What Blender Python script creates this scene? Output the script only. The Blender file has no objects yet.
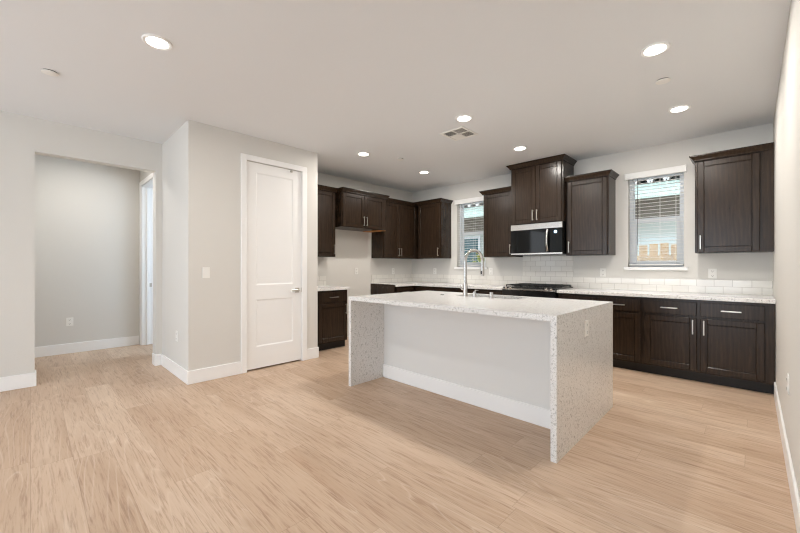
import bpy, bmesh, math, random
from mathutils import Vector, Matrix
random.seed(7)
S = bpy.context.scene
C = S.collection
PI = math.pi

# ------------------------------------------------------------------ camera
cam_d = bpy.data.cameras.new('camera')
cam_d.sensor_width = 36.0
cam_d.lens = 360.6 / 800 * 36.0
cam_d.clip_start = 0.02
cam = bpy.data.objects.new('camera', cam_d)
C.objects.link(cam)
cam.location = (0, 0, 1.22)
cam.rotation_euler = (PI / 2, 0, math.radians(44.3))
S.camera = cam

# ------------------------------------------------------------------ sky, daylight, exposure
W = bpy.data.worlds.new('sky')
S.world = W
W.use_nodes = True
wn = W.node_tree.nodes
bg = wn['Background']
tc = wn.new('ShaderNodeTexCoord')
sep = wn.new('ShaderNodeSeparateXYZ')
rmp = wn.new('ShaderNodeValToRGB')
rmp.color_ramp.elements[0].position = 0.45
rmp.color_ramp.elements[0].color = (0.90, 0.93, 0.96, 1)
rmp.color_ramp.elements[1].position = 0.9
rmp.color_ramp.elements[1].color = (0.72, 0.84, 1.0, 1)
mr = wn.new('ShaderNodeMapRange')
mr.inputs['From Min'].default_value = -1
mr.inputs['From Max'].default_value = 1
W.node_tree.links.new(tc.outputs['Generated'], sep.inputs[0])
W.node_tree.links.new(sep.outputs['Z'], mr.inputs['Value'])
W.node_tree.links.new(mr.outputs['Result'], rmp.inputs['Fac'])
W.node_tree.links.new(rmp.outputs['Color'], bg.inputs['Color'])
bg.inputs['Strength'].default_value = 3.2

SUN = bpy.data.lights.new('sun', 'SUN')
SUN.energy = 2.6
SUN.angle = math.radians(2)
SUN.color = (1.0, 0.95, 0.86)
sun = bpy.data.objects.new('sun', SUN)
C.objects.link(sun)
sun.rotation_euler = Vector((0.12, 0.42, -1.0)).to_track_quat('-Z', 'Y').to_euler()

def daylight(name, loc, direction, sx, sy, power, color=(0.70, 0.89, 1.10), spread=180):
    L = bpy.data.lights.new(name, 'AREA')
    L.shape = 'RECTANGLE'
    L.size, L.size_y = sx, sy
    L.energy = power
    L.color = color
    L.spread = math.radians(spread)
    o = bpy.data.objects.new(name, L)
    C.objects.link(o)
    o.location = loc
    o.rotation_euler = Vector(direction).to_track_quat('-Z', 'Y').to_euler()
    return o
# area lamps added to stand in for daylight behind the camera and in the bedroom
daylight('rear_daylight_fill', (-2.3, -4.45, 1.25), (0, 1, 0.42), 4.4, 2.3, 62)
daylight('bedroom_daylight_fill', (-5.75, 3.2, 1.5), (-0.45, -1, 0), 0.9, 1.6, 38)

S.view_settings.view_transform = 'Standard'
S.view_settings.look = 'None'
S.view_settings.gamma = 1.0
S.view_settings.use_curve_mapping = False
S.view_settings.exposure = 0.0
S.cycles.max_bounces = 12
S.cycles.diffuse_bounces = 6
S.cycles.transparent_max_bounces = 16
S.cycles.sample_clamp_indirect = 6.0
S.cycles.filter_width = 1.15
LAMP_W = 14.5
LAMP_COL = (1.0, 0.945, 0.88)

# ------------------------------------------------------------------ materials
def srgb(r, g, b):
    def f(c):
        c /= 255.0
        return c / 12.92 if c <= 0.04045 else ((c + 0.055) / 1.055) ** 2.4
    return (f(r), f(g), f(b), 1)

def mat(name, col, rough=0.5, metal=0.0, spec=0.5, coat=0.0):
    m = bpy.data.materials.new(name)
    m.use_nodes = True
    b = m.node_tree.nodes['Principled BSDF']
    b.inputs['Base Color'].default_value = col
    b.inputs['Roughness'].default_value = rough
    b.inputs['Metallic'].default_value = metal
    b.inputs['Specular IOR Level'].default_value = spec
    b.inputs['Coat Weight'].default_value = coat
    b.inputs['Coat Roughness'].default_value = 0.15
    return m

class N:
    """small node-graph helper"""
    def __init__(self, m):
        self.t = m.node_tree
        self.b = self.t.nodes['Principled BSDF']
    def new(self, typ, **kw):
        n = self.t.nodes.new(typ)
        for k, v in kw.items():
            setattr(n, k, v)
        return n
    def link(self, a, b):
        self.t.links.new(a, b)
    def val(self, sock, v):
        if isinstance(v, bpy.types.NodeSocket):
            self.link(v, sock)
        else:
            sock.default_value = v
    def math(self, op, a, b=0.0, clamp=False):
        n = self.new('ShaderNodeMath', operation=op)
        n.use_clamp = clamp
        self.val(n.inputs[0], a)
        self.val(n.inputs[1], b)
        return n.outputs[0]
    def mix(self, fac, a, b, blend='MIX'):
        n = self.new('ShaderNodeMix', data_type='RGBA', blend_type=blend)
        self.val(n.inputs[0], fac)
        self.val(n.inputs[6], a)
        self.val(n.inputs[7], b)
        return n.outputs[2]
    def pos(self):
        return self.new('ShaderNodeTexCoord').outputs['Object']
    def noise(self, vec, scale, detail=2.0, rough=0.5, dist=0.0):
        n = self.new('ShaderNodeTexNoise')
        self.link(vec, n.inputs['Vector'])
        n.inputs['Scale'].default_value = scale
        n.inputs['Detail'].default_value = detail
        n.inputs['Roughness'].default_value = rough
        n.inputs['Distortion'].default_value = dist
        return n.outputs['Fac']
    def mapping(self, vec, scale=(1, 1, 1), loc=(0, 0, 0)):
        n = self.new('ShaderNodeMapping')
        self.link(vec, n.inputs['Vector'])
        n.inputs['Scale'].default_value = scale
        n.inputs['Location'].default_value = loc
        return n.outputs['Vector']
    def ramp(self, fac, stops):
        n = self.new('ShaderNodeValToRGB')
        e = n.color_ramp.elements
        while len(e) < len(stops):
            e.new(0.5)
        for i, (p, c) in enumerate(stops):
            e[i].position = p
            e[i].color = c
        self.link(fac, n.inputs['Fac'])
        return n.outputs['Color']
    def bump(self, h, strength=0.2, dist=0.01):
        n = self.new('ShaderNodeBump')
        n.inputs['Strength'].default_value = strength
        n.inputs['Distance'].default_value = dist
        self.link(h, n.inputs['Height'])
        self.link(n.outputs['Normal'], self.b.inputs['Normal'])
    def color(self, c):
        self.link(c, self.b.inputs['Base Color'])

def paint(name, col, rough=0.75, scale=90, strength=0.12):
    m = mat(name, col, rough, spec=0.3)
    g = N(m)
    p = g.pos()
    h = g.noise(p, scale, 3)
    g.bump(h, strength, 0.004)
    return m

M = {}
M['wall'] = paint('wall_paint', srgb(219, 217, 212))
M['ceiling'] = paint('ceiling_paint', srgb(232, 234, 236), 0.85, 60, 0.15)
M['trim'] = paint('white_trim_paint', srgb(245, 245, 244), 0.35, 40, 0.02)
M['door'] = paint('white_door_paint', srgb(245, 245, 244), 0.38, 40, 0.03)
M['island_paint'] = paint('island_panel_paint', srgb(226, 225, 222), 0.6, 60, 0.05)
M['plastic'] = mat('white_plastic', srgb(240, 239, 235), 0.35)
M['slot'] = mat('outlet_slot', srgb(70, 68, 66), 0.6)
M['vinyl'] = mat('white_vinyl', srgb(232, 236, 240), 0.4)
M['slat'] = mat('blind_slat', srgb(244, 244, 242), 0.4)
M['nickel'] = mat('satin_nickel', srgb(205, 200, 192), 0.28, 1.0)
M['steel'] = mat('stainless_steel', srgb(205, 203, 200), 0.24, 1.0)
M['chrome'] = mat('brushed_nickel', srgb(192, 190, 187), 0.24, 1.0)
M['black'] = mat('black_enamel', srgb(18, 18, 18), 0.25)
M['iron'] = mat('cast_iron', srgb(22, 22, 22), 0.55)
M['glassblack'] = mat('black_glass', srgb(6, 8, 9), 0.05, spec=0.3)
M['rubber'] = mat('black_rubber', srgb(16, 16, 16), 0.6)
M['raw_wood'] = mat('raw_plywood', srgb(196, 132, 66), 0.6)
M['dark_gap'] = mat('vent_dark', srgb(92, 90, 88), 0.8)
M['sink'] = mat('sink_steel', srgb(120, 118, 115), 0.35, 1.0)
M['toe'] = mat('toe_kick_black', srgb(20, 15, 12), 0.5)

def emit(name, col, strength):
    m = mat(name, col)
    b = m.node_tree.nodes['Principled BSDF']
    b.inputs['Emission Color'].default_value = col
    b.inputs['Emission Strength'].default_value = strength
    return m
M['lens'] = emit('lamp_lens', (1.0, 0.95, 0.86, 1), 9.0)
M['led'] = emit('clock_display', (0.45, 0.75, 1.0, 1), 2.2)

def cabinet_wood():
    m = mat('espresso_wood', srgb(60, 46, 38), 0.26, spec=0.36)
    g = N(m)
    p = g.pos()
    v = g.mapping(p, (9, 9, 0.8))
    n1 = g.noise(v, 6, 6, 0.6, 0.6)
    v2 = g.mapping(p, (60, 60, 1.6))
    n2 = g.noise(v2, 4, 3, 0.6)
    v3 = g.mapping(p, (3.2, 3.2, 0.45))
    w = g.new('ShaderNodeTexWave', wave_type='RINGS', rings_direction='Y')
    g.link(v3, w.inputs['Vector'])
    w.inputs['Scale'].default_value = 3.0
    w.inputs['Distortion'].default_value = 6.0
    w.inputs['Detail'].default_value = 3.0
    f = g.math('ADD', g.math('MULTIPLY', n1, 0.5), g.math('MULTIPLY', n2, 0.3))
    f = g.math('ADD', f, g.math('MULTIPLY', w.outputs['Fac'], 0.09))
    c = g.ramp(f, [(0.22, srgb(29, 21, 15)), (0.46, srgb(47, 35, 25)), (0.76, srgb(70, 54, 40))])
    g.color(c)
    g.bump(n2, 0.08, 0.002)
    return m
M['wood'] = cabinet_wood()

def quartz():
    m = mat('speckled_quartz', srgb(236, 233, 228), 0.16, spec=0.5)
    g = N(m)
    p = g.pos()
    n1 = g.noise(p, 160, 2, 0.6)
    n2 = g.noise(p, 60, 2, 0.5)
    c1 = g.ramp(n1, [(0.36, srgb(206, 204, 201)), (0.46, srgb(243, 243, 242))])
    c2 = g.ramp(n2, [(0.36, srgb(209, 208, 206)), (0.40, srgb(245, 244, 243))])
    g.color(g.mix(1.0, c1, c2, 'MULTIPLY'))
    return m
M['quartz'] = quartz()

def tile(axis):
    m = mat('subway_tile_' + axis, srgb(238, 236, 230), 0.12, spec=0.6)
    g = N(m)
    p = g.pos()
    s = g.new('ShaderNodeSeparateXYZ')
    g.link(p, s.inputs[0])
    cmb = g.new('ShaderNodeCombineXYZ')
    g.link(s.outputs['X' if axis == 'x' else 'Y'], cmb.inputs[0])
    g.link(g.math('SUBTRACT', s.outputs['Z'], 0.912), cmb.inputs[1])
    b = g.new('ShaderNodeTexBrick')
    g.link(cmb.outputs[0], b.inputs['Vector'])
    b.inputs['Scale'].default_value = 1.0
    b.inputs['Brick Width'].default_value = 0.155
    b.inputs['Row Height'].default_value = 0.0785
    b.inputs['Mortar Size'].default_value = 0.0022
    b.inputs['Mortar Smooth'].default_value = 0.4
    b.inputs['Color1'].default_value = srgb(240, 238, 232)
    b.inputs['Color2'].default_value = srgb(233, 230, 224)
    b.inputs['Mortar'].default_value = srgb(196, 191, 184)
    g.color(b.outputs['Color'])
    inv = g.math('SUBTRACT', 1.0, b.outputs['Fac'])
    wob = g.noise(p, 14, 1)
    g.bump(g.math('ADD', inv, g.math('MULTIPLY', wob, 0.35)), 0.35, 0.003)
    return m
M['tile_x'] = tile('x')
M['tile_y'] = tile('y')

def floor_mat():
    m = mat('oak_plank', srgb(200, 170, 138), 0.42, spec=0.35)
    g = N(m)
    p = g.pos()
    s = g.new('ShaderNodeSeparateXYZ')
    g.link(p, s.inputs[0])
    PW, PL = 0.19, 1.5
    row = g.math('FLOOR', g.math('DIVIDE', s.outputs['Y'], PW))
    rn = g.new('ShaderNodeTexWhiteNoise', noise_dimensions='1D')
    g.link(row, rn.inputs['W'])
    u = g.math('ADD', g.math('DIVIDE', s.outputs['X'], PL), g.math('MULTIPLY', rn.outputs['Value'], 7.0))
    idx = g.math('FLOOR', u)
    cmb = g.new('ShaderNodeCombineXYZ')
    g.link(row, cmb.inputs[0]); g.link(idx, cmb.inputs[1])
    wn_ = g.new('ShaderNodeTexWhiteNoise', noise_dimensions='3D')
    g.link(cmb.outputs[0], wn_.inputs['Vector'])
    rid = wn_.outputs['Value']
    # coordinates shifted per plank
    gx = g.math('ADD', s.outputs['X'], g.math('MULTIPLY', rid, 37.0))
    gy = g.math('ADD', s.outputs['Y'], g.math('MULTIPLY', rid, 11.0))
    gv = g.new('ShaderNodeCombineXYZ')
    g.link(gx, gv.inputs[0]); g.link(gy, gv.inputs[1]); g.link(g.math('MULTIPLY', rid, 5.0), gv.inputs[2])
    v = gv.outputs[0]
    fine = g.noise(g.mapping(v, (3.0, 70, 1)), 2.0, 5, 0.65, 0.4)
    mid = g.noise(g.mapping(v, (1.6, 22, 1)), 2.0, 5, 0.65, 0.9)
    big = g.noise(g.mapping(v, (0.5, 2.0, 1)), 1.3, 2, 0.5, 0.5)
    # cathedral grain: contour lines of a stretched noise field
    fld = g.noise(g.mapping(v, (0.38, 3.6, 1)), 1.0, 1.5, 0.45, 0.5)
    cont = g.math('FRACT', g.math('MULTIPLY', fld, 22.0))
    tri = g.math('ABSOLUTE', g.math('SUBTRACT', cont, 0.5))
    line = g.math('POWER', g.math('MULTIPLY', tri, 2.0), 7.0)
    cmask = g.noise(g.mapping(v, (0.9, 4.0, 1)), 1.0, 2, 0.5)
    cmask = g.math('MULTIPLY', g.math('SUBTRACT', cmask, 0.38), 4.0, True)
    line = g.math('MULTIPLY', line, cmask)
    base = g.ramp(rid, [(0.0, srgb(202, 178, 156)), (0.5, srgb(209, 186, 165)), (1.0, srgb(216, 195, 175))])
    grain = g.math('ADD', g.math('MULTIPLY', fine, 0.45), g.math('MULTIPLY', mid, 0.55))
    dark = g.ramp(grain, [(0.33, srgb(186, 164, 146)), (0.50, srgb(245, 240, 233)), (0.75, srgb(255, 255, 255))])
    c = g.mix(0.85, base, dark, 'MULTIPLY')
    bigc = g.ramp(big, [(0.3, srgb(222, 210, 198)), (0.6, srgb(255, 255, 255))])
    c = g.mix(0.6, c, bigc, 'MULTIPLY')
    c = g.mix(g.math('MULTIPLY', line, 0.32), c, srgb(236, 222, 205))
    # knots
    vo = g.new('ShaderNodeTexVoronoi')
    g.link(g.mapping(v, (1.5, 3.6, 1)), vo.inputs['Vector'])
    vo.inputs['Scale'].default_value = 1.0
    kn = g.math('SUBTRACT', 1.0, g.math('MULTIPLY', vo.outputs['Distance'], 7.0), True)
    c = g.mix(g.math('MULTIPLY', kn, 0.45), c, srgb(146, 112, 84))
    # seams
    fy = g.math('FRACT', g.math('DIVIDE', s.outputs['Y'], PW))
    dy = g.math('MULTIPLY', g.math('MINIMUM', fy, g.math('SUBTRACT', 1.0, fy)), PW)
    fx = g.math('FRACT', u)
    dx = g.math('MULTIPLY', g.math('MINIMUM', fx, g.math('SUBTRACT', 1.0, fx)), PL)
    d = g.math('MINIMUM', dx, dy)
    seam = g.math('SUBTRACT', 1.0, g.math('DIVIDE', d, 0.0022), True)
    c = g.mix(g.math('MULTIPLY', seam, 0.38), c, srgb(120, 92, 68))
    g.color(c)
    g.bump(g.math('SUBTRACT', g.math('MULTIPLY', grain, 0.25), seam), 0.12, 0.003)
    r = g.math('ADD', 0.36, g.math('MULTIPLY', grain, 0.14))
    g.link(r, g.b.inputs['Roughness'])
    return m
M['floor'] = floor_mat()

def pane_mat():
    m = bpy.data.materials.new('window_glass')
    m.use_nodes = True
    t = m.node_tree
    t.nodes.remove(t.nodes['Principled BSDF'])
    out = t.nodes['Material Output']
    tr = t.nodes.new('ShaderNodeBsdfTransparent')
    tr.inputs['Color'].default_value = (0.93, 0.96, 0.97, 1)
    gl = t.nodes.new('ShaderNodeBsdfGlossy')
    gl.inputs['Roughness'].default_value = 0.02
    fr = t.nodes.new('ShaderNodeFresnel')
    fr.inputs['IOR'].default_value = 1.5
    mx = t.nodes.new('ShaderNodeMixShader')
    t.links.new(fr.outputs[0], mx.inputs[0])
    t.links.new(tr.outputs[0], mx.inputs[1])
    t.links.new(gl.outputs[0], mx.inputs[2])
    t.links.new(mx.outputs[0], out.inputs['Surface'])
    return m
M['pane'] = pane_mat()

def noisy(name, a, b, scale, rough=0.8, stretch=(1, 1, 1)):
    m = mat(name, a, rough)
    g = N(m)
    n = g.noise(g.mapping(g.pos(), stretch), scale, 4, 0.6)
    g.color(g.ramp(n, [(0.3, a), (0.7, b)]))
    return m
M['stucco'] = noisy('mint_stucco', srgb(216, 226, 220), srgb(230, 238, 233), 30)
M['fascia'] = noisy('mint_fascia', srgb(196, 214, 203), srgb(208, 224, 214), 8)
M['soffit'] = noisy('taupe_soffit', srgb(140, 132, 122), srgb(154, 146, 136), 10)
M['roof'] = noisy('pale_roof_tile', srgb(206, 202, 196), srgb(232, 228, 222), 9)
M['felt'] = mat('roof_felt', srgb(40, 40, 42), 0.9)
M['fence'] = noisy('fence_board', srgb(150, 112, 62), srgb(198, 160, 100), 6, 0.8, (6, 6, 1))
M['soil'] = noisy('soil', srgb(120, 104, 86), srgb(150, 134, 112), 4)
M['leaf'] = noisy('leaf', srgb(120, 136, 44), srgb(196, 190, 92), 6)
M['stem'] = mat('stem', srgb(92, 74, 50), 0.8)
M['teal_glass'] = mat('teal_window', srgb(38, 92, 98), 0.1, spec=0.7)

# ------------------------------------------------------------------ mesh helpers
class MB:
    """collects shapes into one mesh"""
    def __init__(self):
        self.bm = bmesh.new()
    def box(self, x0, x1, y0, y1, z0, z1, bev=0.0, seg=1):
        r = bmesh.ops.create_cube(self.bm, size=1.0)
        vs = r['verts']
        for v in vs:
            v.co = Vector((x0 + (v.co.x + .5) * (x1 - x0), y0 + (v.co.y + .5) * (y1 - y0), z0 + (v.co.z + .5) * (z1 - z0)))
        if bev > 0:
            es = list({e for v in vs for e in v.link_edges})
            bmesh.ops.bevel(self.bm, geom=es, offset=bev, segments=seg, affect='EDGES', profile=0.5)
        return self
    def cyl(self, p0, p1, r0, r1=None, n=20, cap=True):
        r1 = r0 if r1 is None else r1
        p0, p1 = Vector(p0), Vector(p1)
        d = (p1 - p0)
        q = d.to_track_quat('Z', 'Y').to_matrix().to_4x4()
        mtx = Matrix.Translation((p0 + p1) / 2) @ q
        bmesh.ops.create_cone(self.bm, cap_ends=cap, segments=n, radius1=r0, radius2=r1, depth=d.length, matrix=mtx)
        return self
    def tube(self, pts, r, n=14):
        pts = [Vector(p) for p in pts]
        rad = r if isinstance(r, (list, tuple)) else [r] * len(pts)
        rings = []
        t0 = (pts[1] - pts[0]).normalized()
        up = Vector((0, 0, 1)) if abs(t0.z) < 0.9 else Vector((1, 0, 0))
        nrm = t0.cross(up).normalized()
        for i, p in enumerate(pts):
            a = pts[max(i - 1, 0)]
            b = pts[min(i + 1, len(pts) - 1)]
            t = (b - a).normalized()
            nrm = (nrm - t * nrm.dot(t)).normalized()
            bn = t.cross(nrm)
            rings.append([self.bm.verts.new(p + (nrm * math.cos(2 * PI * k / n) + bn * math.sin(2 * PI * k / n)) * rad[i]) for k in range(n)])
        for i in range(len(rings) - 1):
            for k in range(n):
                self.bm.faces.new((rings[i][k], rings[i][(k + 1) % n], rings[i + 1][(k + 1) % n], rings[i + 1][k]))
        self.bm.faces.new(rings[0][::-1])
        self.bm.faces.new(rings[-1])
        return self
    def loft(self, rings):
        vs = [[self.bm.verts.new(Vector(p)) for p in r] for r in rings]
        n = len(vs[0])
        for i in range(len(vs) - 1):
            for k in range(n):
                self.bm.faces.new((vs[i][k], vs[i][(k + 1) % n], vs[i + 1][(k + 1) % n], vs[i + 1][k]))
        self.bm.faces.new(vs[0][::-1])
        self.bm.faces.new(vs[-1])
        return self
    def lathe(self, prof, c=(0, 0, 0), n=32):
        """closed profile of (r, z) spun about a vertical axis"""
        rings = []
        for r, z in prof:
            rings.append([self.bm.verts.new((c[0] + r * math.cos(2 * PI * k / n), c[1] + r * math.sin(2 * PI * k / n), c[2] + z)) for k in range(n)])
        m = len(rings)
        for i in range(m - 1):
            for k in range(n):
                self.bm.faces.new((rings[i][k], rings[i][(k + 1) % n], rings[i + 1][(k + 1) % n], rings[i + 1][k]))
        for rg, flip in ((rings[0], True), (rings[-1], False)):
            self.bm.faces.new(rg[::-1] if flip else rg)
        return self
    def build(self, name, m, parent=None, smooth=False):
        bmesh.ops.recalc_face_normals(self.bm, faces=self.bm.faces)
        me = bpy.data.meshes.new(name)
        self.bm.to_mesh(me)
        self.bm.free()
        me.materials.append(m)
        if smooth:
            for p in me.polygons:
                p.use_smooth = True
        o = bpy.data.objects.new(name, me)
        C.objects.link(o)
        if smooth:
            es = o.modifiers.new('edges', 'EDGE_SPLIT')
            es.split_angle = math.radians(35)
        if parent:
            o.parent = parent
        return o

def thing(name, label, cat, loc=(0, 0, 0), rz=0.0, group=None):
    o = bpy.data.objects.new(name, None)
    o.empty_display_size = 0.1
    C.objects.link(o)
    o.location = loc
    o.rotation_euler = (0, 0, rz)
    o['label'] = label
    o['category'] = cat
    if group:
        o['group'] = group
    return o

def tag(o, label, cat, group=None):
    o['label'] = label
    o['category'] = cat
    if group:
        o['group'] = group
    return o

def struct(o, label=None, cat=None):
    o['kind'] = 'structure'
    if label:
        o['label'] = label
    if cat:
        o['category'] = cat
    return o

def copy_thing(root, label, loc=None, rz=None, group=None):
    r = root.copy()
    C.objects.link(r)
    if loc is not None:
        r.location = loc
    if rz is not None:
        r.rotation_euler = (0, 0, rz)
    r['label'] = label
    if group:
        r['group'] = group
    for ch in list(root.children):
        c = ch.copy()
        C.objects.link(c)
        c.parent = r
        for g in list(ch.children):
            d = g.copy()
            C.objects.link(d)
            d.parent = c
    return r

# ------------------------------------------------------------------ room shell
XR, YB, XL = 0.16, 5.48, -5.0        # right wall, back wall, left kitchen wall
H = 2.74
PX, PY0, PY1 = -4.17, 1.14, 2.69     # pantry box
HX, HXB = -5.24, -6.87               # hall opening wall, hall back wall
REAR = -4.6
T = 0.13

def sbox(name, m, *b, label=None, cat='wall', bev=0.0):
    return struct(MB().box(*b, bev=bev).build(name, m), label, cat)

sbox('floor', M['floor'], -8.6, XR + T, REAR - T, YB + .16, -0.1, 0, label='light oak plank floor running under the whole kitchen', cat='floor')
sbox('ceiling', M['ceiling'], -8.6, XR + T, REAR - T, YB + .16, H, H + 0.12, label='smooth pale ceiling with recessed lights', cat='ceiling')
sbox('wall_right', M['wall'], XR, XR + T, REAR - T, YB + .16, 0, H, label='plain light wall at the right edge of the photo')

# back wall with two window openings
W1 = (-3.885, -3.285)
W2 = (-1.165, -0.585)
WZ = (1.215, 2.41)
b = MB()
b.box(XL - T, XR, YB, YB + .16, 0, WZ[0])
b.box(XL - T, XR, YB, YB + .16, WZ[1], H)
for x0, x1 in ((XL - T, W1[0]), (W1[1], W2[0]), (W2[1], XR)):
    b.box(x0, x1, YB, YB + .16, WZ[0], WZ[1])
struct(b.build('wall_back', M['wall']), 'light kitchen wall behind the range with two windows', 'wall')
sbox('wall_left', M['wall'], XL - T, XL, PY1 + T - .13, YB, 0, H, label='light wall behind the refrigerator space')
# pantry box
b = MB()
DY0, DY1, DZ = 1.735, 2.458, 2.447    # door opening
b.box(PX - .11, PX, PY0, DY0, 0, H)
b.box(PX - .11, PX, DY1, PY1, 0, H)
b.box(PX - .11, PX, DY0, DY1, DZ, H)
struct(b.build('wall_pantry_front', M['wall']), 'light wall around the white pantry door', 'wall')
sbox('wall_pantry_side', M['wall'], HX - T, PX - .11, PY0, PY0 + .11, 0, H, label='short light wall between pantry corner and hall opening')
sbox('wall_pantry_end', M['wall'], XL - T, PX - .11, PY1 - .11, PY1, 0, H, label='light end wall of the pantry facing the kitchen')
sbox('wall_pantry_back', M['wall'], HX - T, HX, PY0 + .11, PY1, 0, H)
# hall opening wall
OY0, OY1, OZ = 0.03, 1.075, 2.395
b = MB()
b.box(HX - T, HX, REAR, -2.95, 0, H)
b.box(HX - T, HX, -1.45, OY0, 0, H)
b.box(HX - T, HX, -2.95, -1.45, 0, .75)  # unseen side opening added for daylight and the microwave's reflection
b.box(HX - T, HX, -2.95, -1.45, 2.44, H)
b.box(HX - T, HX, OY1, PY0, 0, H)
b.box(HX - T, HX, OY0, OY1, OZ, H)
struct(b.build('wall_hall_front', M['wall']), 'light wall with the wide opening to the hall', 'wall')
sbox('wall_hall_back', M['wall'], HXB - T, HXB, -1.3, 1.2, 0, H, label='grey beige wall at the back of the hall')
sbox('wall_hall_left', M['wall'], HXB - T, HX - T, -1.43, -1.3, 0, H)
# hall right wall with bedroom doorway
BX0, BX1 = -6.765, -5.95
b = MB()
b.box(HXB - T, BX0, 1.2, 1.34, 0, H)
b.box(BX1, HX - T, 1.2, 1.34, 0, H)
b.box(BX0, BX1, 1.2, 1.34, 2.465, H)
struct(b.build('wall_hall_right', M['wall']), 'hall wall with a white cased doorway', 'wall')
# bedroom beyond the doorway
sbox('wall_bedroom_left', M['wall'], -8.6, -8.47, 1.34, 3.4, 0, H)
sbox('wall_bedroom_right', M['wall'], HX - T - .02, HX - T, 1.34, 3.4, 0, H)
sbox('wall_bedroom_front', M['wall'], -8.6, HXB - T, 1.2, 1.34, 0, H)
sbox('wall_bedroom_back', M['wall'], -8.6, HX - T, 3.4, 3.53, 0, H)
# rear wall of the great room, with a wide opening added to let daylight in
b = MB()
b.box(HX - T, -4.55, REAR - T, REAR, 0, H)
b.box(-0.05, XR, REAR - T, REAR, 0, H)
b.box(-4.55, -0.05, REAR - T, REAR, 2.44, H)
struct(b.build('wall_rear', M['wall']), 'wall with wide opening added behind the camera for daylight', 'wall')

# baseboards
BH, BT = 0.14, 0.013
def base(name, x0, x1, y0, y1):
    o = MB().box(x0, x1, y0, y1, 0, BH, 0.003).build(name, M['trim'])
    return struct(o, 'white painted baseboard', 'baseboard')
base('baseboard_right', XR - BT, XR, REAR, 4.86)
base('baseboard_pantry_front_left', PX, PX + BT, PY0 - BT, 1.672)
base('baseboard_pantry_front_right', PX, PX + BT, 2.522, PY1)
base('baseboard_pantry_side', HX, PX, PY0 - BT, PY0)
base('baseboard_pantry_end', -4.31, PX + BT, PY1, PY1 + BT)
base('baseboard_hall_front_left', HX, HX + BT, REAR, OY0 + BT)
base('baseboard_hall_front_right', HX, HX + BT, OY1 - BT, PY0 - BT)
base('baseboard_hall_jamb_left', HX - T, HX, OY0, OY0 + BT)
base('baseboard_hall_jamb_right', HX - T, HX, OY1 - BT, OY1)
base('baseboard_hall_back', HXB, HXB + BT, -1.3, 1.185)
# trims: pantry door casing, hall doorway casing
def casing(name, boxes, label):
    b = MB()
    for bx in boxes:
        b.box(*bx, bev=0.004)
    return struct(b.build(name, M['trim']), label, 'door trim')
casing('trim_1', [(PX, PX + .018, 1.672, DY0 + .004, 0, 2.452), (PX, PX + .018, DY1 - .004, 2.522, 0, 2.452),
                  (PX, PX + .018, 1.672, 2.522, 2.447, 2.512),
                  (PX - .11, PX, DY0, DY0 + .004, 0, DZ), (PX - .11, PX, DY1 - .004, DY1, 0, DZ)],
       'white casing around the pantry door')
casing('trim_2', [(BX0 - .07, BX0 + .004, 1.184, 1.2, 0, 2.465), (BX1 - .004, BX1 + .07, 1.184, 1.2, 0, 2.465),
                  (BX0 - .07, BX1 + .07, 1.184, 1.2, 2.46, 2.53),
                  (BX0, BX0 + .015, 1.2, 1.345, 0, 2.465), (BX1 - .015, BX1, 1.2, 1.345, 0, 2.465),
                  (BX0 + .015, BX1 - .015, 1.2, 1.345, 2.45, 2.465),
                  (BX0 + .015, BX0 + .027, 1.26, 1.30, 0, 2.45)],
       'white casing and jamb of the doorway in the hall')
sp = MB().box(BX0 + .0150, BX0 + .0175, 1.302, 1.332, .90, .96).build('strike_plate', M['nickel'])
struct(sp, 'small metal strike plate on the hall door jamb', 'strike plate')

# ------------------------------------------------------------------ pantry door (door_1)
d = thing('door_1', 'tall white two panel pantry door with lever handle, closed', 'door', (PX - .012, 0, 0))
d['kind'] = 'structure'
y0, y1, z0, z1 = DY0 + .007, DY1 - .007, 0.018, DZ - .004
def panel_door(mb, y0, y1, z0, z1, t, panels, dip):
    """slab facing +x at x=0 with recessed bevelled panels"""
    py0, py1 = panels[0][0], panels[0][1]
    mb.box(-t, 0, y0, py0, z0, z1)
    mb.box(-t, 0, py1, y1, z0, z1)
    zs = [z0] + [v for p in panels for v in (p[2], p[3])] + [z1]
    for i in range(0, len(zs), 2):
        mb.box(-t, 0, py0, py1, zs[i], zs[i + 1])
    for (a, c, e, f) in panels:
        w = 0.016
        mb.loft([[(0, a, e), (0, c, e), (0, c, f), (0, a, f)],
                 [(-dip, a + w, e + w), (-dip, c - w, e + w), (-dip, c - w, f - w), (-dip, a + w, f - w)]][::1])
b = MB()
bmd = b.bm
panels = [(y0 + .115, y1 - .115, .27, .83), (y0 + .115, y1 - .115, 1.0, 2.33)]
t = .04
py0_, py1_ = panels[0][0], panels[0][1]
b.box(-t, 0, y0, py0_, z0, z1); b.box(-t, 0, py1_, y1, z0, z1)
for za, zb in ((z0, .27), (.83, 1.0), (2.33, z1)):
    b.box(-t, 0, py0_, py1_, za, zb)
for (a, c_, e, f) in panels:
    w, dip = .016, .007
    o4 = [(0, a, e), (0, c_, e), (0, c_, f), (0, a, f)]
    i4 = [(-dip, a + w, e + w), (-dip, c_ - w, e + w), (-dip, c_ - w, f - w), (-dip, a + w, f - w)]
    vo = [bmd.verts.new(p) for p in o4]
    vi = [bmd.verts.new(p) for p in i4]
    for k in range(4):
        bmd.faces.new((vo[k], vo[(k + 1) % 4], vi[(k + 1) % 4], vi[k]))
    bmd.faces.new(vi)
    b.box(-t, -t + .012, a, c_, e, f)
sl = b.build('slab', M['door'], d)
for z in (.305, .945, 1.585, 2.215):
    hb = MB()
    hb.cyl((.006, y0 - .002, z - .045), (.006, y0 - .002, z + .045), .0065, n=10)
    hb.box(-.001, .003, y0 - .004, y0 + .006, z - .045, z + .045)
    hb.build('hinge', M['nickel'], d)
hb = MB()
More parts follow.
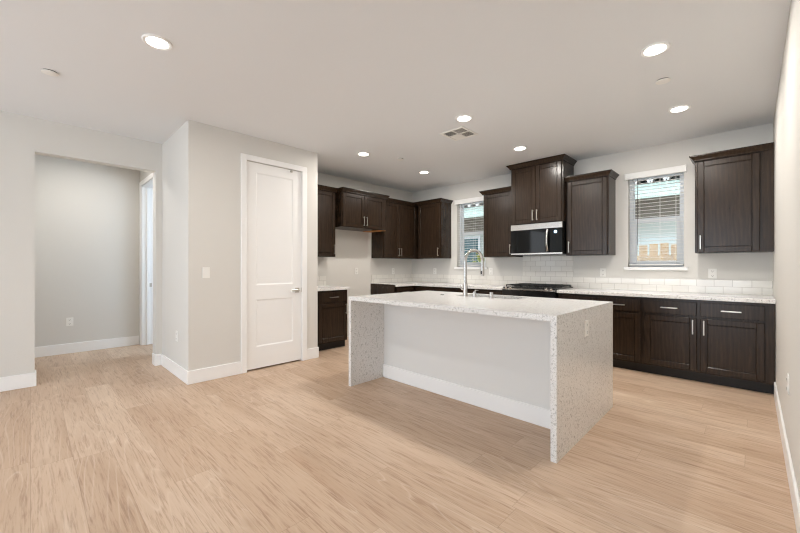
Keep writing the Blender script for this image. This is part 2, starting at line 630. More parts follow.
hy, hz = y1 - .062, .917
hb.box(0, .008, hy - .032, hy + .032, hz - .032, hz + .032, .004)
hb.cyl((.008, hy, hz), (.05, hy, hz), .011, n=14)
hb.box(.042, .054, hy - .105, hy + .012, hz - .011, hz + .011, .004)
hb.build('door_handle', M['nickel'], d)
MB().box(-.02, .004, y1 - .004, y1 + .003, hz - .03, hz + .03).build('latch', M['nickel'], d)
hb = MB()
hb.box(0.0, .022, y1 - .155, y1 - .130, z1 - .032, z1 - .006, .003)
hb.build('door_catch', M['nickel'], d)

# ------------------------------------------------------------------ windows
def window(n, x0, x1, label):
    w = thing('window_%d' % n, label, 'window', ((x0 + x1) / 2, YB, WZ[0]))
    w['kind'] = 'structure'
    hw = (x1 - x0) / 2
    hh = WZ[1] - WZ[0]
    ya, yb = .09, .15
    f = MB()
    fw = .038
    f.box(-hw, -hw + fw, ya, yb, 0, hh, .003); f.box(hw - fw, hw, ya, yb, 0, hh, .003)
    f.box(-hw + fw, hw - fw, ya, yb, 0, fw, .003); f.box(-hw + fw, hw - fw, ya, yb, hh - fw, hh, .003)
    f.build('window_frame', M['vinyl'], w)
    zm = .615
    s1 = MB()
    sw = .042
    a0, a1 = -hw + fw, hw - fw
    s1.box(a0, a0 + sw, ya + .004, ya + .03, fw, zm, .003); s1.box(a1 - sw, a1, ya + .004, ya + .03, fw, zm, .003)
    s1.box(a0 + sw, a1 - sw, ya + .004, ya + .03, fw, fw + sw, .003); s1.box(a0 + sw, a1 - sw, ya + .004, ya + .03, zm - sw, zm + .004, .003)
    lo = s1.build('lower_sash', M['vinyl'], w)
    MB().box(a0 + sw, a1 - sw, ya + .014, ya + .018, fw + sw, zm - sw).build('pane', M['pane'], lo)
    s2 = MB()
    s2.box(a0, a1, ya + .032, ya + .055, zm - .02, zm + .02, .003)
    s2.box(a0, a0 + .016, ya + .032, ya + .055, zm + .02, hh - fw); s2.box(a1 - .016, a1, ya + .032, ya + .055, zm + .02, hh - fw)
    s2.box(a0 + .016, a1 - .016, ya + .032, ya + .055, hh - fw - .016, hh - fw)
    up = s2.build('upper_sash', M['vinyl'], w)
    MB().box(a0 + .016, a1 - .016, ya + .040, ya + .044, zm + .02, hh - fw - .016).build('pane', M['pane'], up)
    st = MB()
    st.box(-hw - .042, hw + .042, -.03, 0, -.042, 0.0, .004)
    st.box(-hw, hw, 0, ya, -.012, 0.0)
    st.build('window_sill', M['trim'], w)
    return w
window(1, W1[0], W1[1], 'narrow kitchen window partly hidden behind the faucet and cabinet')
window(2, W2[0], W2[1], 'kitchen window between the right hand upper cabinets')

def blind(x0, x1, label):
    o = thing('window_blind', label, 'window blind', ((x0 + x1) / 2, YB, WZ[0]), 0, 'white slatted blinds in the kitchen windows')
    hw = (x1 - x0) / 2
    hh = WZ[1] - WZ[0]
    v = MB()
    v.box(-hw - .028, hw + .022, -.028, -.002, hh - .055, hh + .022, .003)
    v.box(-hw - .032, -hw - .02, -.034, -.001, hh - .06, hh + .026, .002)
    v.box(hw + .016, hw + .028, -.034, -.001, hh - .06, hh + .026, .002)
    v.build('valance', M['slat'], o)
    s = MB()
    z = hh - .075
    k = 0
    sw = .024
    while z > .075:
        y = .042
        s.loft([[(q, y - sw, z - .0012), (q, y, z + .0018), (q, y + sw, z + .0012), (q, y + sw, z - .0012), (q, y, z - .0006), (q, y - sw, z - .0036)]
                for q in (-hw + .008, hw - .008)])
        z -= .0435
    s.build('slats', M['slat'], o)
    MB().box(-hw + .008, hw - .008, .042 - sw, .042 + sw, .018, .036, .003).build('bottom_rail', M['slat'], o)
    for cx in (-hw * .58, 0.17 * hw, hw * .72):
        cbm = MB()
        cbm.cyl((cx, .042 - sw - .001, .03), (cx, .042 - sw - .001, hh - .055), .0012, n=6)
        cbm.cyl((cx, .042 + sw + .001, .03), (cx, .042 + sw + .001, hh - .055), .0012, n=6)
        cbm.build('ladder_cord', M['slat'], o)
    wd = MB()
    wd.cyl((-hw + .105, .008, .28), (-hw + .105, .008, hh - .055), .0032, n=8)
    wd.build('tilt_wand', M['dark_gap'], o)
    return o
blind(W1[0], W1[1], 'white slatted blind in the window behind the faucet')
blind(W2[0], W2[1], 'white slatted blind in the window right of the range')

# ------------------------------------------------------------------ cabinets (local frame: u right, v depth, front of doors at v=0)
def pull(mb_parent, u, z, vertical, L=.128):
    h = MB()
    r = .0055
    if vertical:
        h.box(u - r, u + r, -.034, -.024, z - L / 2 - .012, z + L / 2 + .012, .002)
        for s in (-1, 1):
            h.box(u - .0045, u + .0045, -.026, 0, z + s * L / 2 - .0045, z + s * L / 2 + .0045)
    else:
        h.box(u - L / 2 - .012, u + L / 2 + .012, -.034, -.024, z - r, z + r, .002)
        for s in (-1, 1):
            h.box(u + s * L / 2 - .0045, u + s * L / 2 + .0045, -.026, 0, z - .0045, z + .0045)
    return h.build('handle', M['nickel'], mb_parent)

def shaker(parent, u0, u1, z0, z1, handle=None, fr=.057):
    b = MB()
    bv = .004
    b.box(u0, u0 + fr, 0, .019, z0, z1, bv); b.box(u1 - fr, u1, 0, .019, z0, z1, bv)
    b.box(u0 + fr, u1 - fr, 0, .019, z0, z0 + fr, bv); b.box(u0 + fr, u1 - fr, 0, .019, z1 - fr, z1, bv)
    b.box(u0 + fr - .003, u1 - fr + .003, .018, .0215, z0 + fr - .003, z1 - fr + .003)
    b.box(u0 + fr + .005, u1 - fr - .005, .009, .019, z0 + fr + .005, z1 - fr - .005, .002)
    o = b.build('door', M['wood'], parent)
    if handle:
        pull(o, handle[0], handle[1], True)
    return o

def slab(parent, u0, u1, z0, z1, handle=True):
    b = MB()
    b.box(u0, u1, 0, .019, z0, z1, .003)
    o = b.build('drawer', M['wood'], parent)
    if handle:
        pull(o, (u0 + u1) / 2, (z0 + z1) / 2, False)
    return o

def crown(parent, u0, u1, depth, z, left=1.0, right=1.0, h=.062, out=.045):
    rings = []
    for f, zz in ((.10, 0), (.22, .12), (.22, .2), (.55, .5), (.88, .78), (1.0, .82), (1.0, 1.0)):
        o_ = out * f
        a = u0 - o_ * left
        c_ = u1 + o_ * right
        rings.append([(a, -o_, z + h * zz), (c_, -o_, z + h * zz), (c_, depth, z + h * zz), (a, depth, z + h * zz)])
    return MB().loft(rings).build('crown_molding', M['wood'], parent)

GU = 'dark upper cabinets on the kitchen walls'
GB = 'dark base cabinets along the kitchen walls'
def upper(label, loc, rz, w, depth, z0, z1, doors, cl=True, cr=True, ch=.062, raw=False, filler=()):
    """loc: left end of the front plane; doors: list of (u0,u1,handle side or None)"""
    o = thing('upper_cabinet', label, 'kitchen cabinet', (loc[0], loc[1], z0), rz, GU)
    hh = z1 - z0
    b = MB()
    b.box(0, w, .026, depth - .002, 0, hh, .001)
    b.build('body', M['wood'], o)
    for u0, u1, side in doors:
        hu = None
        if side == 'l': hu = (u0 + .028, .115)
        if side == 'r': hu = (u1 - .028, .115)
        shaker(o, u0, u1, .006, hh - .026, hu)
    for u0, u1 in filler:
        MB().box(u0, u1, .004, .02, 0, hh).build('filler_strip', M['wood'], o)
    crown(o, 0, w, depth - .002, hh - .018, cl, cr, ch)
    if raw:
        MB().box(.78, w - .004, .03, depth - .01, -.004, 0).build('unfinished_bottom', M['raw_wood'], o)
    return o

R90 = PI / 2
UZ0, UZ1 = 1.37, 2.40
# back wall
upper('single door upper cabinet in the right corner, beside the right wall', (-.455, 5.15), 0, .611, .329, UZ0, UZ1,
      [(.022, .512, 'l')], True, False, filler=[(.535, .612)])
upper('single door upper cabinet just right of the microwave', (-1.838, 5.15), 0, .53, .33, UZ0, UZ1, [(.02, .512, 'l')], False, True)
upper('single door upper cabinet between the left window and the microwave', (-3.142, 5.15), 0, .535, .33, UZ0, UZ1, [(.02, .515, 'r')], True, False)
o = upper('tall raised two door cabinet directly above the microwave', (-2.605, 5.05), 0, .765, .43, 1.842, 2.69,
      [(.02, .3795, 'r'), (.3855, .745, 'l')], True, True)
upper('upper cabinet in the left corner of the range wall, beside the left window', (-4.563, 5.15), 0, .553, .33, UZ0, UZ1, [(.018, .535, 'r')], 1.2, 1.0)
# left wall (front faces +x; u runs along +y)
XF = -4.67
upper('narrow upper cabinet next to the pantry end wall', (XF, PY1 + .003), R90, .662, .33, UZ0, UZ1, [(.16, .646, 'r')], False, False)
upper('short two door upper cabinet over the empty refrigerator space', (-4.55, 3.382), R90, .958, .45, 1.845, UZ1 + .005,
      [(.015, .450, 'r'), (.456, .895, 'l')], .5, .5, raw=True)
upper('two door upper cabinet right of the refrigerator space', (XF, 4.37), R90, 1.107, .328, UZ0, UZ1,
      [(.02, .40, 'r'), (.406, .885, 'l')], False, False)

def basecab(label, loc, rz, w, depth, units, top=.872, end_panel=None, filler=()):
    """units: (u0,u1,handle side)"""
    o = thing('base_cabinet', label, 'kitchen cabinet', (loc[0], loc[1], 0), rz, GB)
    b = MB()
    b.box(0, w, .026, depth - .002, .105, top, .001)
    b.build('body', M['wood'], o)
    MB().box(0, w, .085, .12, 0, .105).build('toe_kick', M['toe'], o)
    for u0, u1, side in units:
        slab(o, u0, u1, .70, .842)
        hu = (u0 + .03, .585) if side == 'l' else (u1 - .03, .585)
        shaker(o, u0, u1, .125, .677, hu)
    for u0, u1 in filler:
        MB().box(u0, u1, .006, .02, .105, top).build('filler_strip', M['wood'], o)
    if end_panel:
        MB().box(end_panel[0], end_panel[1], 0, depth - .002, 0, end_panel[2]).build('end_panel', M['wood'], o)
    return o
BY = 4.87
basecab('base cabinet with two drawers and two doors against the right wall', (-.897, BY), 0, 1.054, .608,
        [(.018, .482, 'r'), (.512, .986, 'l')], filler=[(.992, 1.054)])
basecab('base cabinet with two drawers right beside the range, half hidden by the island', (-1.842, BY), 0, .945, .61,
        [(.018, .462, 'r'), (.484, .927, 'l')])
basecab('base cabinet under the window, left of the range behind the island', (-3.50, BY), 0, .89, .61,
        [(.018, .435, 'r'), (.455, .872, 'l')])
basecab('corner base cabinet on the range wall behind the island sink', (-4.39, BY), 0, .89, .61,
        [(.06, .44, 'r'), (.46, .872, 'l')])
basecab('small base cabinet with one drawer beside the pantry', (-4.39, PY1 + .004), R90, .68, .608, [(.16, .662, 'r')])
basecab('base cabinet on the left wall right of the refrigerator space', (-4.39, 4.372), R90, 1.10, .608,
        [(.045, .47, 'r')])
tag(MB().box(-4.998, -4.385, 4.350, 4.369, 0, .908).build('end_panel', M['wood']), 'dark end panel closing the left worktop beside the refrigerator space', 'cabinet panel')

# ------------------------------------------------------------------ worktops
CT0, CT1 = .872, .912
b = MB()
b.box(-1.843, XR - .001, 4.842, YB - .001, CT0, CT1, .003)
tag(b.build('countertop', M['quartz']), 'long white speckled quartz worktop right of the range', 'worktop')
bb = MB()
bb.box(XL + .001, -2.606, 4.842, YB - .001, CT0, CT1, .003)
bb.box(XL + .001, -4.362, 4.371, 4.85, CT0, CT1, .003)
tag(bb.build('countertop', M['quartz']), 'L shaped white quartz worktop in the left corner', 'worktop')
tag(MB().box(XL + .001, -4.362, PY1 + .001, 3.385, CT0, CT1, .003).build('countertop', M['quartz']),
    'small white quartz worktop beside the pantry', 'worktop')

# tile backsplashes
b = MB()
b.box(XL + .012, -2.61, YB - .010, YB - .001, CT1, 1.066)
b.box(-1.846, XR - .002, YB - .010, YB - .001, CT1, 1.066)
b.box(-2.61, -1.846, YB - .010, YB - .001, CT1, 1.384)
tag(b.build('tile_backsplash', M['tile_x']), 'white subway tile strip along the range wall, taller behind the range', 'backsplash')
tag(MB().box(XL + .001, XL + .010, 4.372, YB - .010, CT1, 1.066).build('tile_backsplash', M['tile_y']),
    'white subway tile strip on the left wall above the corner worktop', 'backsplash')
tag(MB().box(XL + .001, XL + .010, PY1 + .002, 3.38, CT1, 1.066).build('tile_backsplash', M['tile_y']),
    'short white tile strip above the worktop beside the pantry', 'backsplash')

# ------------------------------------------------------------------ island
IX0, IX1, IY0, IY1 = -2.955, -.865, 2.275, 3.535
IT, TH = .914, .038
SX0, SX1, SY0, SY1 = -2.26, -1.57, 3.15, 3.47     # sink cut-out
isl = thing('kitchen_island', 'large white quartz waterfall island in the middle of the kitchen', 'kitchen island', ((IX0 + IX1) / 2, (IY0 + IY1) / 2, 0))
icx, icy = (IX0 + IX1) / 2, (IY0 + IY1) / 2
def rel(b, x0, x1, y0, y1, z0, z1, bev=0.0):
    b.box(x0 - icx, x1 - icx, y0 - icy, y1 - icy, z0, z1, bev)
b = MB()
rel(b, IX0, IX1, IY0, SY0, IT - TH, IT)
rel(b, IX0, IX1, SY1, IY1, IT - TH, IT)
rel(b, IX0, SX0, SY0, SY1, IT - TH, IT)
rel(b, SX1, IX1, SY0, SY1, IT - TH, IT)
bmesh.ops.remove_doubles(b.bm, verts=b.bm.verts, dist=1e-5)
b.build('worktop', M['quartz'], isl)
for xa, xb in ((IX0, IX0 + TH), (IX1 - TH, IX1)):
    b = MB()
    rel(b, xa, xb, IY0, IY1, 0, IT - TH)
    b.build('waterfall_side', M['quartz'], isl)
b = MB()
rel(b, IX0 + TH, IX1 - TH, 2.735, 2.85, 0, IT - TH)
b.build('back_panel', M['island_paint'], isl)
b = MB()
rel(b, IX0 + TH, IX1 - TH, 2.720, 2.735, 0, .142, .003)
b.build('baseboard', M['trim'], isl)
b = MB()
rel(b, IX0 + TH, SX0 - .06, 2.85, 3.49, .1, IT - TH); rel(b, SX1 + .06, IX1 - TH, 2.85, 3.49, .1, IT - TH)
rel(b, SX0 - .06, SX1 + .06, 2.85, 3.49, .1, .62)
rel(b, SX0 - .06, SX1 + .06, 3.485, 3.49, .62, IT - TH)
b.build('body', M['wood'], isl)
b = MB()
rel(b, IX0 + TH, IX1 - TH, 3.40, 3.43, 0, .1)
b.build('toe_kick', M['toe'], isl)
# doors on the working side
wd = (IX1 - IX0 - 2 * TH) / 4
for k in range(4):
    b = MB()
    u0 = IX0 + TH + k * wd + .004
    u1 = u0 + wd - .008
    rel(b, u0, u0 + .057, 3.49, 3.509, .12, .85, .002); rel(b, u1 - .057, u1, 3.49, 3.509, .12, .85, .002)
    rel(b, u0 + .057, u1 - .057, 3.49, 3.509, .12, .177, .002); rel(b, u0 + .057, u1 - .057, 3.49, 3.509, .793, .85, .002)
    rel(b, u0 + .054, u1 - .054, 3.49, 3.50, .174, .796)
    b.build('door', M['wood'], isl)

# sink
sk = thing('kitchen_sink', 'undermount stainless sink set into the island worktop', 'sink', ((SX0 + SX1) / 2, (SY0 + SY1) / 2, .66))
sw, sd = (SX1 - SX0) / 2 + .004, (SY1 - SY0) / 2 + .004
b = MB()
g = .006
zt = IT - TH - .001 - .66
b.box(-sw - g, sw + g, -sd - g, -sd, 0, zt); b.box(-sw - g, sw + g, sd, sd + g, 0, zt)
b.box(-sw - g, -sw, -sd, sd, 0, zt); b.box(sw, sw + g, -sd, sd, 0, zt)
b.box(-sw, sw, -sd, sd, 0, g)
b.build('basin', M['sink'], sk)
MB().cyl((0, .05, g), (0, .05, g + .004), .045, n=24).build('drain', M['steel'], sk)

# faucet
fc = thing('kitchen_faucet', 'tall chrome gooseneck faucet on the island', 'faucet', (-2.1, 3.11, IT))
b = MB()
b.cyl((0, 0, 0), (0, 0, .008), .027, n=28)
b.cyl((0, 0, .008), (0, 0, .13), .0225, n=24)
b.build('base', M['chrome'], fc, True)
pts = [(0, 0, .13), (0, 0, .2), (0, 0, .3), (0, 0, .36)]
R = .108
for k in range(1, 17):
    a = PI - PI * k / 16 * 1.0
    pts.append((R * .35 * (1 + math.cos(a)), R * (1 + math.cos(a)) * .94, .36 + R * math.sin(a) * 1.05))
ex, ey = pts[-1][0], pts[-1][1]
pts += [(ex, ey, .33), (ex, ey, .30)]
MB().tube(pts, .0165, 16).build('spout', M['chrome'], fc, True)
b = MB()
b.cyl((ex, ey, .30), (ex, ey, .235), .0175, .0205, n=20)
b.cyl((ex, ey, .235), (ex, ey, .205), .0205, .0185, n=20)
sh = b.build('spray_head', M['chrome'], fc, True)
MB().box(ex - .007, ex + .007, ey - .026, ey - .012, .225, .262, .003).build('spray_button', M['rubber'], sh)
b = MB()
b.cyl((-.015, 0, .075), (-.045, 0, .075), .0125, n=16)
b.tube([(-.042, 0, .075), (-.052, -.002, .08), (-.056, -.004, .11)], [.007, .006, .005], 10)
b.build('lever', M['chrome'], fc, True)

ag = thing('air_gap', 'short chrome air gap cap right beside the faucet', 'air gap', (-1.985, 3.10, IT))
b = MB(); b.cyl((0, 0, 0), (0, 0, .006), .022, n=24); b.cyl((0, 0, .006), (0, 0, .05), .0165, n=24); b.cyl((0, 0, .05), (0, 0, .056), .0165, .012, n=24)
b.build('cap', M['chrome'], ag, True)
MB().tube([(0, 0, .05), (0.0, .012, .066), (0.012, .05, .064)], [.008, .0065, .005], 10).build('nozzle', M['chrome'], ag, True)
sd_ = thing('soap_dispenser', 'small chrome cylinder on the island, right of the air gap', 'soap dispenser', (-1.79, 3.09, IT))
b = MB(); b.cyl((0, 0, 0), (0, 0, .006), .022, n=24); b.cyl((0, 0, .006), (0, 0, .058), .0175, n=24)
b.build('cap', M['chrome'], sd_, True)
bt = MB(); bt.lathe([(.022, 0), (.022, .006), (.014, .009), (.0, .0095)][:3], (-2.365, 3.07, IT))
tag(bt.build('air_switch_button', M['chrome'], None, True), 'small round chrome button on the island left of the faucet', 'button')

# ------------------------------------------------------------------ range
RX0, RX1 = -2.602, -1.848
rg = thing('kitchen_range', 'black and stainless slide in gas range under the microwave', 'range', ((RX0 + RX1) / 2, 4.80, 0))
rw = (RX1 - RX0) / 2
b = MB(); b.box(-rw, rw, .04, .67, .09, .905); b.build('body', M['black'], rg)
MB().box(-rw + .02, rw - .02, .06, .66, 0, .09).build('plinth', M['black'], rg)
b = MB(); b.box(-rw - .0, rw + .0, .02, .668, .905, .928, .005); b.build('cooktop', M['black'], rg)
b = MB()
b.loft([[(q, .0, .80), (q, .06, .80), (q, .06, .921), (q, .042, .921), (q, -.004, .888)] for q in (-rw, rw)])
cp = b.build('control_panel', M['black'], rg)
MB().loft([[(q, -.0045, .8885), (q, .0415, .9215), (q, .0400, .9245), (q, -.0065, .8905)] for q in (-rw, rw)]).build('steel_trim', M['steel'], cp)
for x in (-.325, -.255, .255, .325):
    k = MB(); k.cyl((x, .0165, .907), (x, .005, .925), .019, .017, n=20); k.cyl((x, .005, .925), (x, .003, .928), .017, .014, n=20)
    k.build('knob', M['steel'], rg, True)
od = MB().box(-rw + .005, rw - .005, .012, .04, .28, .79, .004).build('oven_door', M['black'], rg)
MB().box(-rw + .09, rw - .09, .0095, .013, .38, .66).build('oven_window', M['glassblack'], od)
b = MB(); b.cyl((-rw + .06, -.03, .745), (rw - .06, -.03, .745), .011, n=14)
for s in (-1, 1): b.cyl((s * (rw - .09), -.03, .745), (s * (rw - .09), .014, .745), .008, n=10)
b.build('handle', M['steel'], od, True)
dr_ = MB().box(-rw + .005, rw - .005, .012, .04, .1, .27, .004).build('drawer', M['black'], rg)
for i, (bx, by) in enumerate(((-.24, .20), (-.24, .50), (0, .35), (.24, .20), (.24, .50))):
    k = MB(); k.cyl((bx, by, .928), (bx, by, .94), .05, .045, n=24); k.cyl((bx, by, .94), (bx, by, .948), .034, n=24)
    k.build('burner', M['iron'], rg, True)
for gx0, gx1 in ((-rw + .02, -.125), (-.12, .12), (.125, rw - .02)):
    k = MB()
    for x in (gx0, gx1 - .012):
        k.box(x, x + .012, .07, .64, .944, .958)
    for y in (.07, .345, .628):
        k.box(gx0, gx1, y, y + .012, .944, .958)
    cx = (gx0 + gx1) / 2
    k.box(cx - .006, cx + .006, .07, .64, .946, .960)
    for y in (.20, .50):
        k.box(gx0, gx1, y - .005, y + .005, .946, .960)
    for x in (gx0, gx1 - .014):
        for y in (.07, .626):
            k.box(x, x + .014, y, y + .014, .928, .946)
    k.build('grate', M['iron'], rg)

# ------------------------------------------------------------------ microwave
mw = thing('microwave', 'stainless and black glass microwave hanging under the tall cabinet', 'microwave', ((RX0 + RX1) / 2, 5.055, 1.392))
hm = .446
b = MB(); b.box(-rw, rw, .03, .42, 0, hm, .003); b.build('body', M['black'], mw)
MB().box(-rw, rw, 0, .03, hm - .085, hm, .004).build('top_grille', M['steel'], mw)
dw = .175
md = MB().box(-rw, rw - dw, .004, .03, .026, hm - .088, .003).build('door', M['glassblack'], mw)
b = MB()
pts = []
for k in range(9):
    t_ = k / 8
    pts.append((rw - dw - .022, -.010 - .036 * math.sin(PI * t_), .045 + t_ * (hm - .15)))
b.tube(pts, .0155, 12)
b.build('handle', M['steel'], md, True)
cpn = MB().box(rw - dw + .002, rw, .004, .03, .026, hm - .088, .003).build('control_panel', M['glassblack'], mw)
k = MB(); k.cyl((rw - dw * .52, .0045, hm - .135), (rw - dw * .52, .002, hm - .135), .021, n=24); k.build('clock_display', M['led'], cpn)
MB().box(-rw, rw, .002, .03, 0, .025, .003).build('bottom_trim', M['steel'], mw)

# ------------------------------------------------------------------ outlets and switches
GO = 'white outlet covers on the walls'
def plate_outlet(label, loc, rz, w=.072, h=.116, duplex=True, gang=1):
    """front faces local -y"""
    o = thing('wall_outlet', label, 'outlet', loc, rz, GO)
    MB().box(-w / 2, w / 2, -.006, 0, -h / 2, h / 2, .002).build('cover_plate', M['plastic'], o)
    for s in (-1, 1):
        b = MB(); b.box(-.017, .017, -.0085, -.006, s * .027 - .015, s * .027 + .015, .002)
        f = b.build('receptacle', M['plastic'], o)
        k = MB(); k.box(-.0085, -.006, -.0092, -.0084, s * .027 - .004, s * .027 + .006); k.box(.006, .0085, -.0092, -.0084, s * .027 - .004, s * .027 + .006)
        k.cyl((0, -.0092, s * .027 - .009), (0, -.0084, s * .027 - .009), .003, n=10)
        k.build('slot', M['slot'], f)
    return o
def plate_switch(label, loc, rz, w=.072, h=.116):
    o = thing('light_switch', label, 'light switch', loc, rz)
    MB().box(-w / 2, w / 2, -.006, 0, -h / 2, h / 2, .002).build('cover_plate', M['plastic'], o)
    b = MB()
    b.loft([[(-.017, -.006, -.034), (.017, -.006, -.034), (.017, -.006, .034), (-.017, -.006, .034)],
            [(-.016, -.011, -.033), (.016, -.011, -.033), (.016, -.007, .033), (-.016, -.007, .033)]])
    b.build('rocker', M['plastic'], o)
    return o
OZB = 1.140
plate_outlet('white outlet on the range wall between right window and corner cabinet', (-.324, YB, OZB), 0, w=.075)
plate_outlet('white outlet on the range wall right of the microwave, under the cabinet', (-1.46, YB, OZB), 0)
plate_outlet('white outlet on the range wall just right of the faucet spout', (-3.18, YB, OZB), 0)
plate_outlet('white outlet on the range wall under the left corner cabinet', (-4.40, YB, OZB - .01), 0)
plate_outlet('white outlet on the left wall above the corner worktop', (XL, 4.93, OZB - .01), R90)
plate_outlet('white outlet inside the empty refrigerator space', (XL, 4.02, 1.14), R90)
plate_outlet('white outlet low on the hall back wall', (HXB, .385, .443), R90, w=.075)
plate_outlet('white outlet low on the short wall beside the hall opening', (-4.58, PY0, .445), 0)
plate_outlet('white outlet on the speckled right end of the island', (IX1, 2.83, .77), R90)
plate_outlet('white outlet low on the right wall', (XR, 3.20, .51), -R90)
plate_switch('white rocker switch on the wall left of the pantry door', (PX, 1.31, 1.155), R90)

# ------------------------------------------------------------------ ceiling fittings
GL = 'recessed downlights in the ceiling'
def downlight(label, x, y, r=.088, lit=LAMP_W):
    o = thing('recessed_light', label, 'ceiling light', (x, y, H), 0, GL)
    b = MB()
    n = 40
    prof = [(r, 0), (r, -.004), (r * .93, -.010), (r * .70, -.006), (r * .70, 0)]
    b.lathe(prof, n=n)
    b.build('trim_ring', M['trim'], o, True)
    MB().cyl((0, 0, -.0085), (0, 0, -.001), r * .72, n=n).build('lens', M['lens'], o)
    L = bpy.data.lights.new('downlight_lamp', 'AREA')
    L.shape = 'DISK'
    L.size = r * 1.3
    L.energy = lit
    L.color = LAMP_COL
    L.spread = math.radians(178)
    l = bpy.data.objects.new('downlight_lamp', L)
    C.objects.link(l)
    l.parent = o
    l.location = (0, 0, -.013)
    return o
downlight('recessed light nearest the hall opening, alone at upper left', -2.88, .60)
downlight('recessed light at upper right, the largest one over the right worktop aisle', -.485, 3.05)
downlight('recessed light right of the small ceiling disc, close to the right corner cabinet', -.50, 4.36)
downlight('recessed light right behind the square ceiling vent, over the island', -2.11, 3.10)
downlight('recessed light in front of the tall cabinet over the microwave', -2.13, 4.39)
downlight('recessed light in front of the short cabinet over the refrigerator space', -3.75, 3.14)
downlight('recessed light nearest the left corner of the kitchen', -3.78, 4.43)
downlight('unseen recessed light added in the hall ceiling', -5.95, .45, lit=13.0)  # out of view, added to light the hall's back wall

def disc(label, x, y, r=.05, hgt=.012, kind='sprinkler_cover', cat='sprinkler cover'):
    o = thing(kind, label, cat, (x, y, H), 0, 'small round covers on the ceiling')
    MB().cyl((0, 0, -hgt * .5), (0, 0, 0), r * .86, n=32).build('collar', M['dark_gap'], o)
    MB().lathe([(r * .9, -hgt * .5), (r, -hgt * .6), (r, -hgt), (r * .9, -hgt * 1.15)], n=32).build('cover', M['plastic'], o, True)
    return o
disc('small white ceiling disc at upper left near the hall opening', -3.92, .106)
disc('small white ceiling disc between the two right hand downlights', -.519, 3.604)
disc('small white ceiling disc between vent and refrigerator cabinet', -3.546, 3.644, .045)

v = thing('air_vent', 'square white louvred vent in the ceiling over the island', 'air vent', (-2.40, 3.425, H))
b = MB()
h_ = .158
for bx in ((-h_, h_, -h_, -h_ + .028), (-h_, h_, h_ - .028, h_), (-h_, -h_ + .028, -h_ + .028, h_ - .028), (h_ - .028, h_, -h_ + .028, h_ - .028)):
    b.box(*bx, -.008, 0, .002)
b.box(-.008, .008, -h_ + .028, h_ - .028, -.007, -.001); b.box(-h_ + .028, h_ - .028, -.008, .008, -.007, -.001)
b.build('frame', M['plastic'], v)
MB().box(-h_ + .02, h_ - .02, -h_ + .02, h_ - .02, -.0015, -.0003).build('duct_opening', M['slot'], v)
b = MB()
i_ = .124
def louver(b, x0, x1, y0, y1, ax, tilt):
    if ax == 'x':
        b.loft([[(x0, y0, -.008), (x0, y0 + .003, -.009), (x0, y1, -.002), (x0, y1 - .003, -.0018)],
                [(x1, y0, -.008), (x1, y0 + .003, -.009), (x1, y1, -.002), (x1, y1 - .003, -.0018)]])
    else:
        b.loft([[(x0, y0, -.008), (x0 + .003, y0, -.009), (x1, y0, -.002), (x1 - .003, y0, -.0018)],
                [(x0, y1, -.008), (x0 + .003, y1, -.009), (x1, y1, -.002), (x1 - .003, y1, -.0018)]])
for k in range(7):
    t0 = .012 + k * .0165
    louver(b, -i_, -.01, t0 + .013, t0, 'x', 1)
    louver(b, .01, i_, -t0 - .013, -t0, 'x', 1)
    louver(b, t0 + .013, t0, .01, i_, 'y', 1)
    louver(b, -t0, -t0 - .013, -i_, -.01, 'y', 1)
b.build('louvers', M['plastic'], v)

# ------------------------------------------------------------------ outdoors, seen through the two windows
gnd = MB().box(-12, 8, YB + .16, 16, -.3, -.1).build('ground', M['soil'])
struct(gnd, 'bare soil yard outside the windows', 'ground')
hs = thing('neighbour_house', 'pale green neighbouring house with tiled eave seen through the windows', 'house', (-3.5, 8.6, -.1))
MB().box(-6, 7, 0, .3, 0, 2.62).build('wall', M['stucco'], hs)
MB().box(-6, 7, -.012, 0, 2.28, 2.60).build('eave_shade_band', M['soffit'], hs)  # eave's shade on the wall, put in as a darker coloured band
MB().box(-6, 7, -.85, .3, 2.60, 2.64).build('soffit', M['soffit'], hs)
MB().box(-6, 7, -.89, -.85, 2.55, 2.80).build('fascia', M['fascia'], hs)
MB().loft([[(-6, -.88, 2.80), (-6, .6, 3.35), (-6, .6, 3.30), (-6, -.88, 2.76)], [(7, -.88, 2.80), (7, .6, 3.35), (7, .6, 3.30), (7, -.88, 2.76)]]).build('roof_deck', M['felt'], hs)
b = MB()
x = -5.9
while x < 6.9:
    for j in range(3):
        ya, yb = -.96 + j * .5, -.96 + j * .5 + .54
        za, zb = 2.80 + j * .19 , 2.80 + j * .19 + .17
        rings = []
        for (yy, zz, rr) in ((ya, za, .105), (yb, zb, .09)):
            ring = [(x + rr * math.cos(a), yy, zz + rr * math.sin(a)) for a in [PI * q / 8 for q in range(9)]]
            ring += [(x + (rr - .018) * math.cos(a), yy, zz + (rr - .018) * math.sin(a)) for a in [PI * q / 8 for q in range(8, -1, -1)]]
            rings.append(ring)
        b.loft(rings)
    x += .235
b.build('roof_tiles', M['roof'], hs)
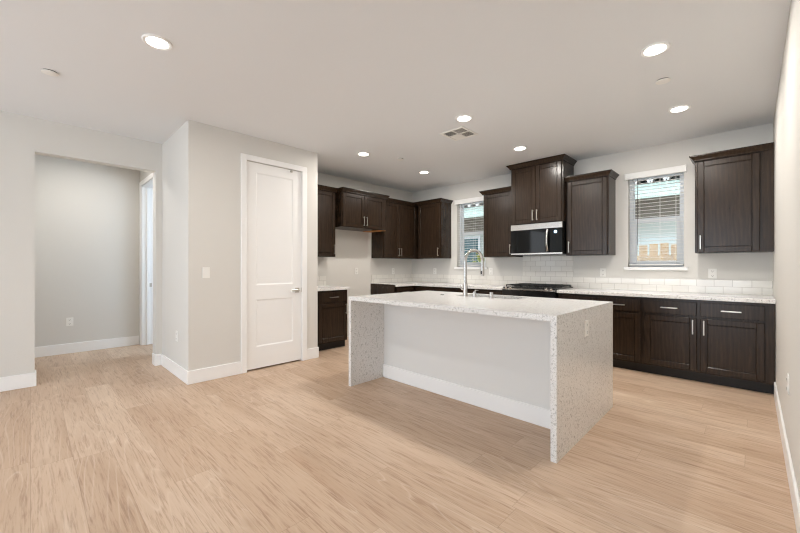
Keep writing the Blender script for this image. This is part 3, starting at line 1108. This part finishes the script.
for wx in (-2.35, 4.3):
    b = MB()
    for bx in ((wx - .55, wx - .49, .95, 2.15), (wx + .49, wx + .55, .95, 2.15)):
        b.box(bx[0], bx[1], -.05, 0, bx[2], bx[3])
    b.box(wx - .49, wx + .49, -.05, 0, 2.09, 2.15); b.box(wx - .49, wx + .49, -.05, 0, .95, 1.01); b.box(wx - .02, wx + .02, -.045, 0, 1.01, 2.09)
    f = b.build('window', M['vinyl'], hs)
    MB().box(wx - .49, wx + .49, -.02, -.005, 1.01, 2.09).build('pane', M['teal_glass'], f)

fn = thing('fence', 'low tan board fence outside the right window', 'fence', (-1.2, 7.3, -.1))
b = MB()
x = -1.5
k = 0
while x < 2.2:
    b.box(x, x + .118, 0, .018, 0.05, 1.68 + .015 * ((k * 7) % 3), .004)
    x += .146; k += 1
b.build('boards', M['fence'], fn)
for z in (.35, 1.42):
    MB().box(-1.5, 2.2, -.04, 0, z, z + .085).build('rail', M['fence'], fn)
for x in (-1.2, .35, 1.9):
    MB().box(x - .045, x + .045, -.13, -.04, 0, 1.66, .004).build('post', M['fence'], fn)

shr = thing('garden_shrub', 'yellow green shrub outside the left window', 'shrub', (-4.35, 7.2, -.1))
b = MB()
rnd = random.Random(3)
for k in range(700):
    a = rnd.uniform(0, 2 * PI); rr = .55 * math.sqrt(rnd.random()); z = rnd.uniform(.5, 1.62)
    rr *= 1.0 - .55 * (z - .5) / 1.12
    c_ = Vector((rr * math.cos(a), rr * math.sin(a), z))
    dx = Vector((rnd.uniform(-1, 1), rnd.uniform(-1, 1), rnd.uniform(-.4, 1))).normalized()
    dn = dx.cross(Vector((rnd.uniform(-1, 1), rnd.uniform(-1, 1), .3))).normalized()
    L_ = rnd.uniform(.05, .09)
    vs = [b.bm.verts.new(c_), b.bm.verts.new(c_ + dx * L_ * .5 + dn * L_ * .22), b.bm.verts.new(c_ + dx * L_), b.bm.verts.new(c_ + dx * L_ * .5 - dn * L_ * .22)]
    b.bm.faces.new(vs)
b.build('foliage', M['leaf'], shr)
b = MB()
for k in range(5):
    a = k * 2 * PI / 5
    b.tube([(0.03 * math.cos(a), .03 * math.sin(a), 0), (.1 * math.cos(a), .1 * math.sin(a), .5), (.25 * math.cos(a), .25 * math.sin(a), 1.3)], [.018, .012, .006], 6)
b.build('stems', M['stem'], shr)
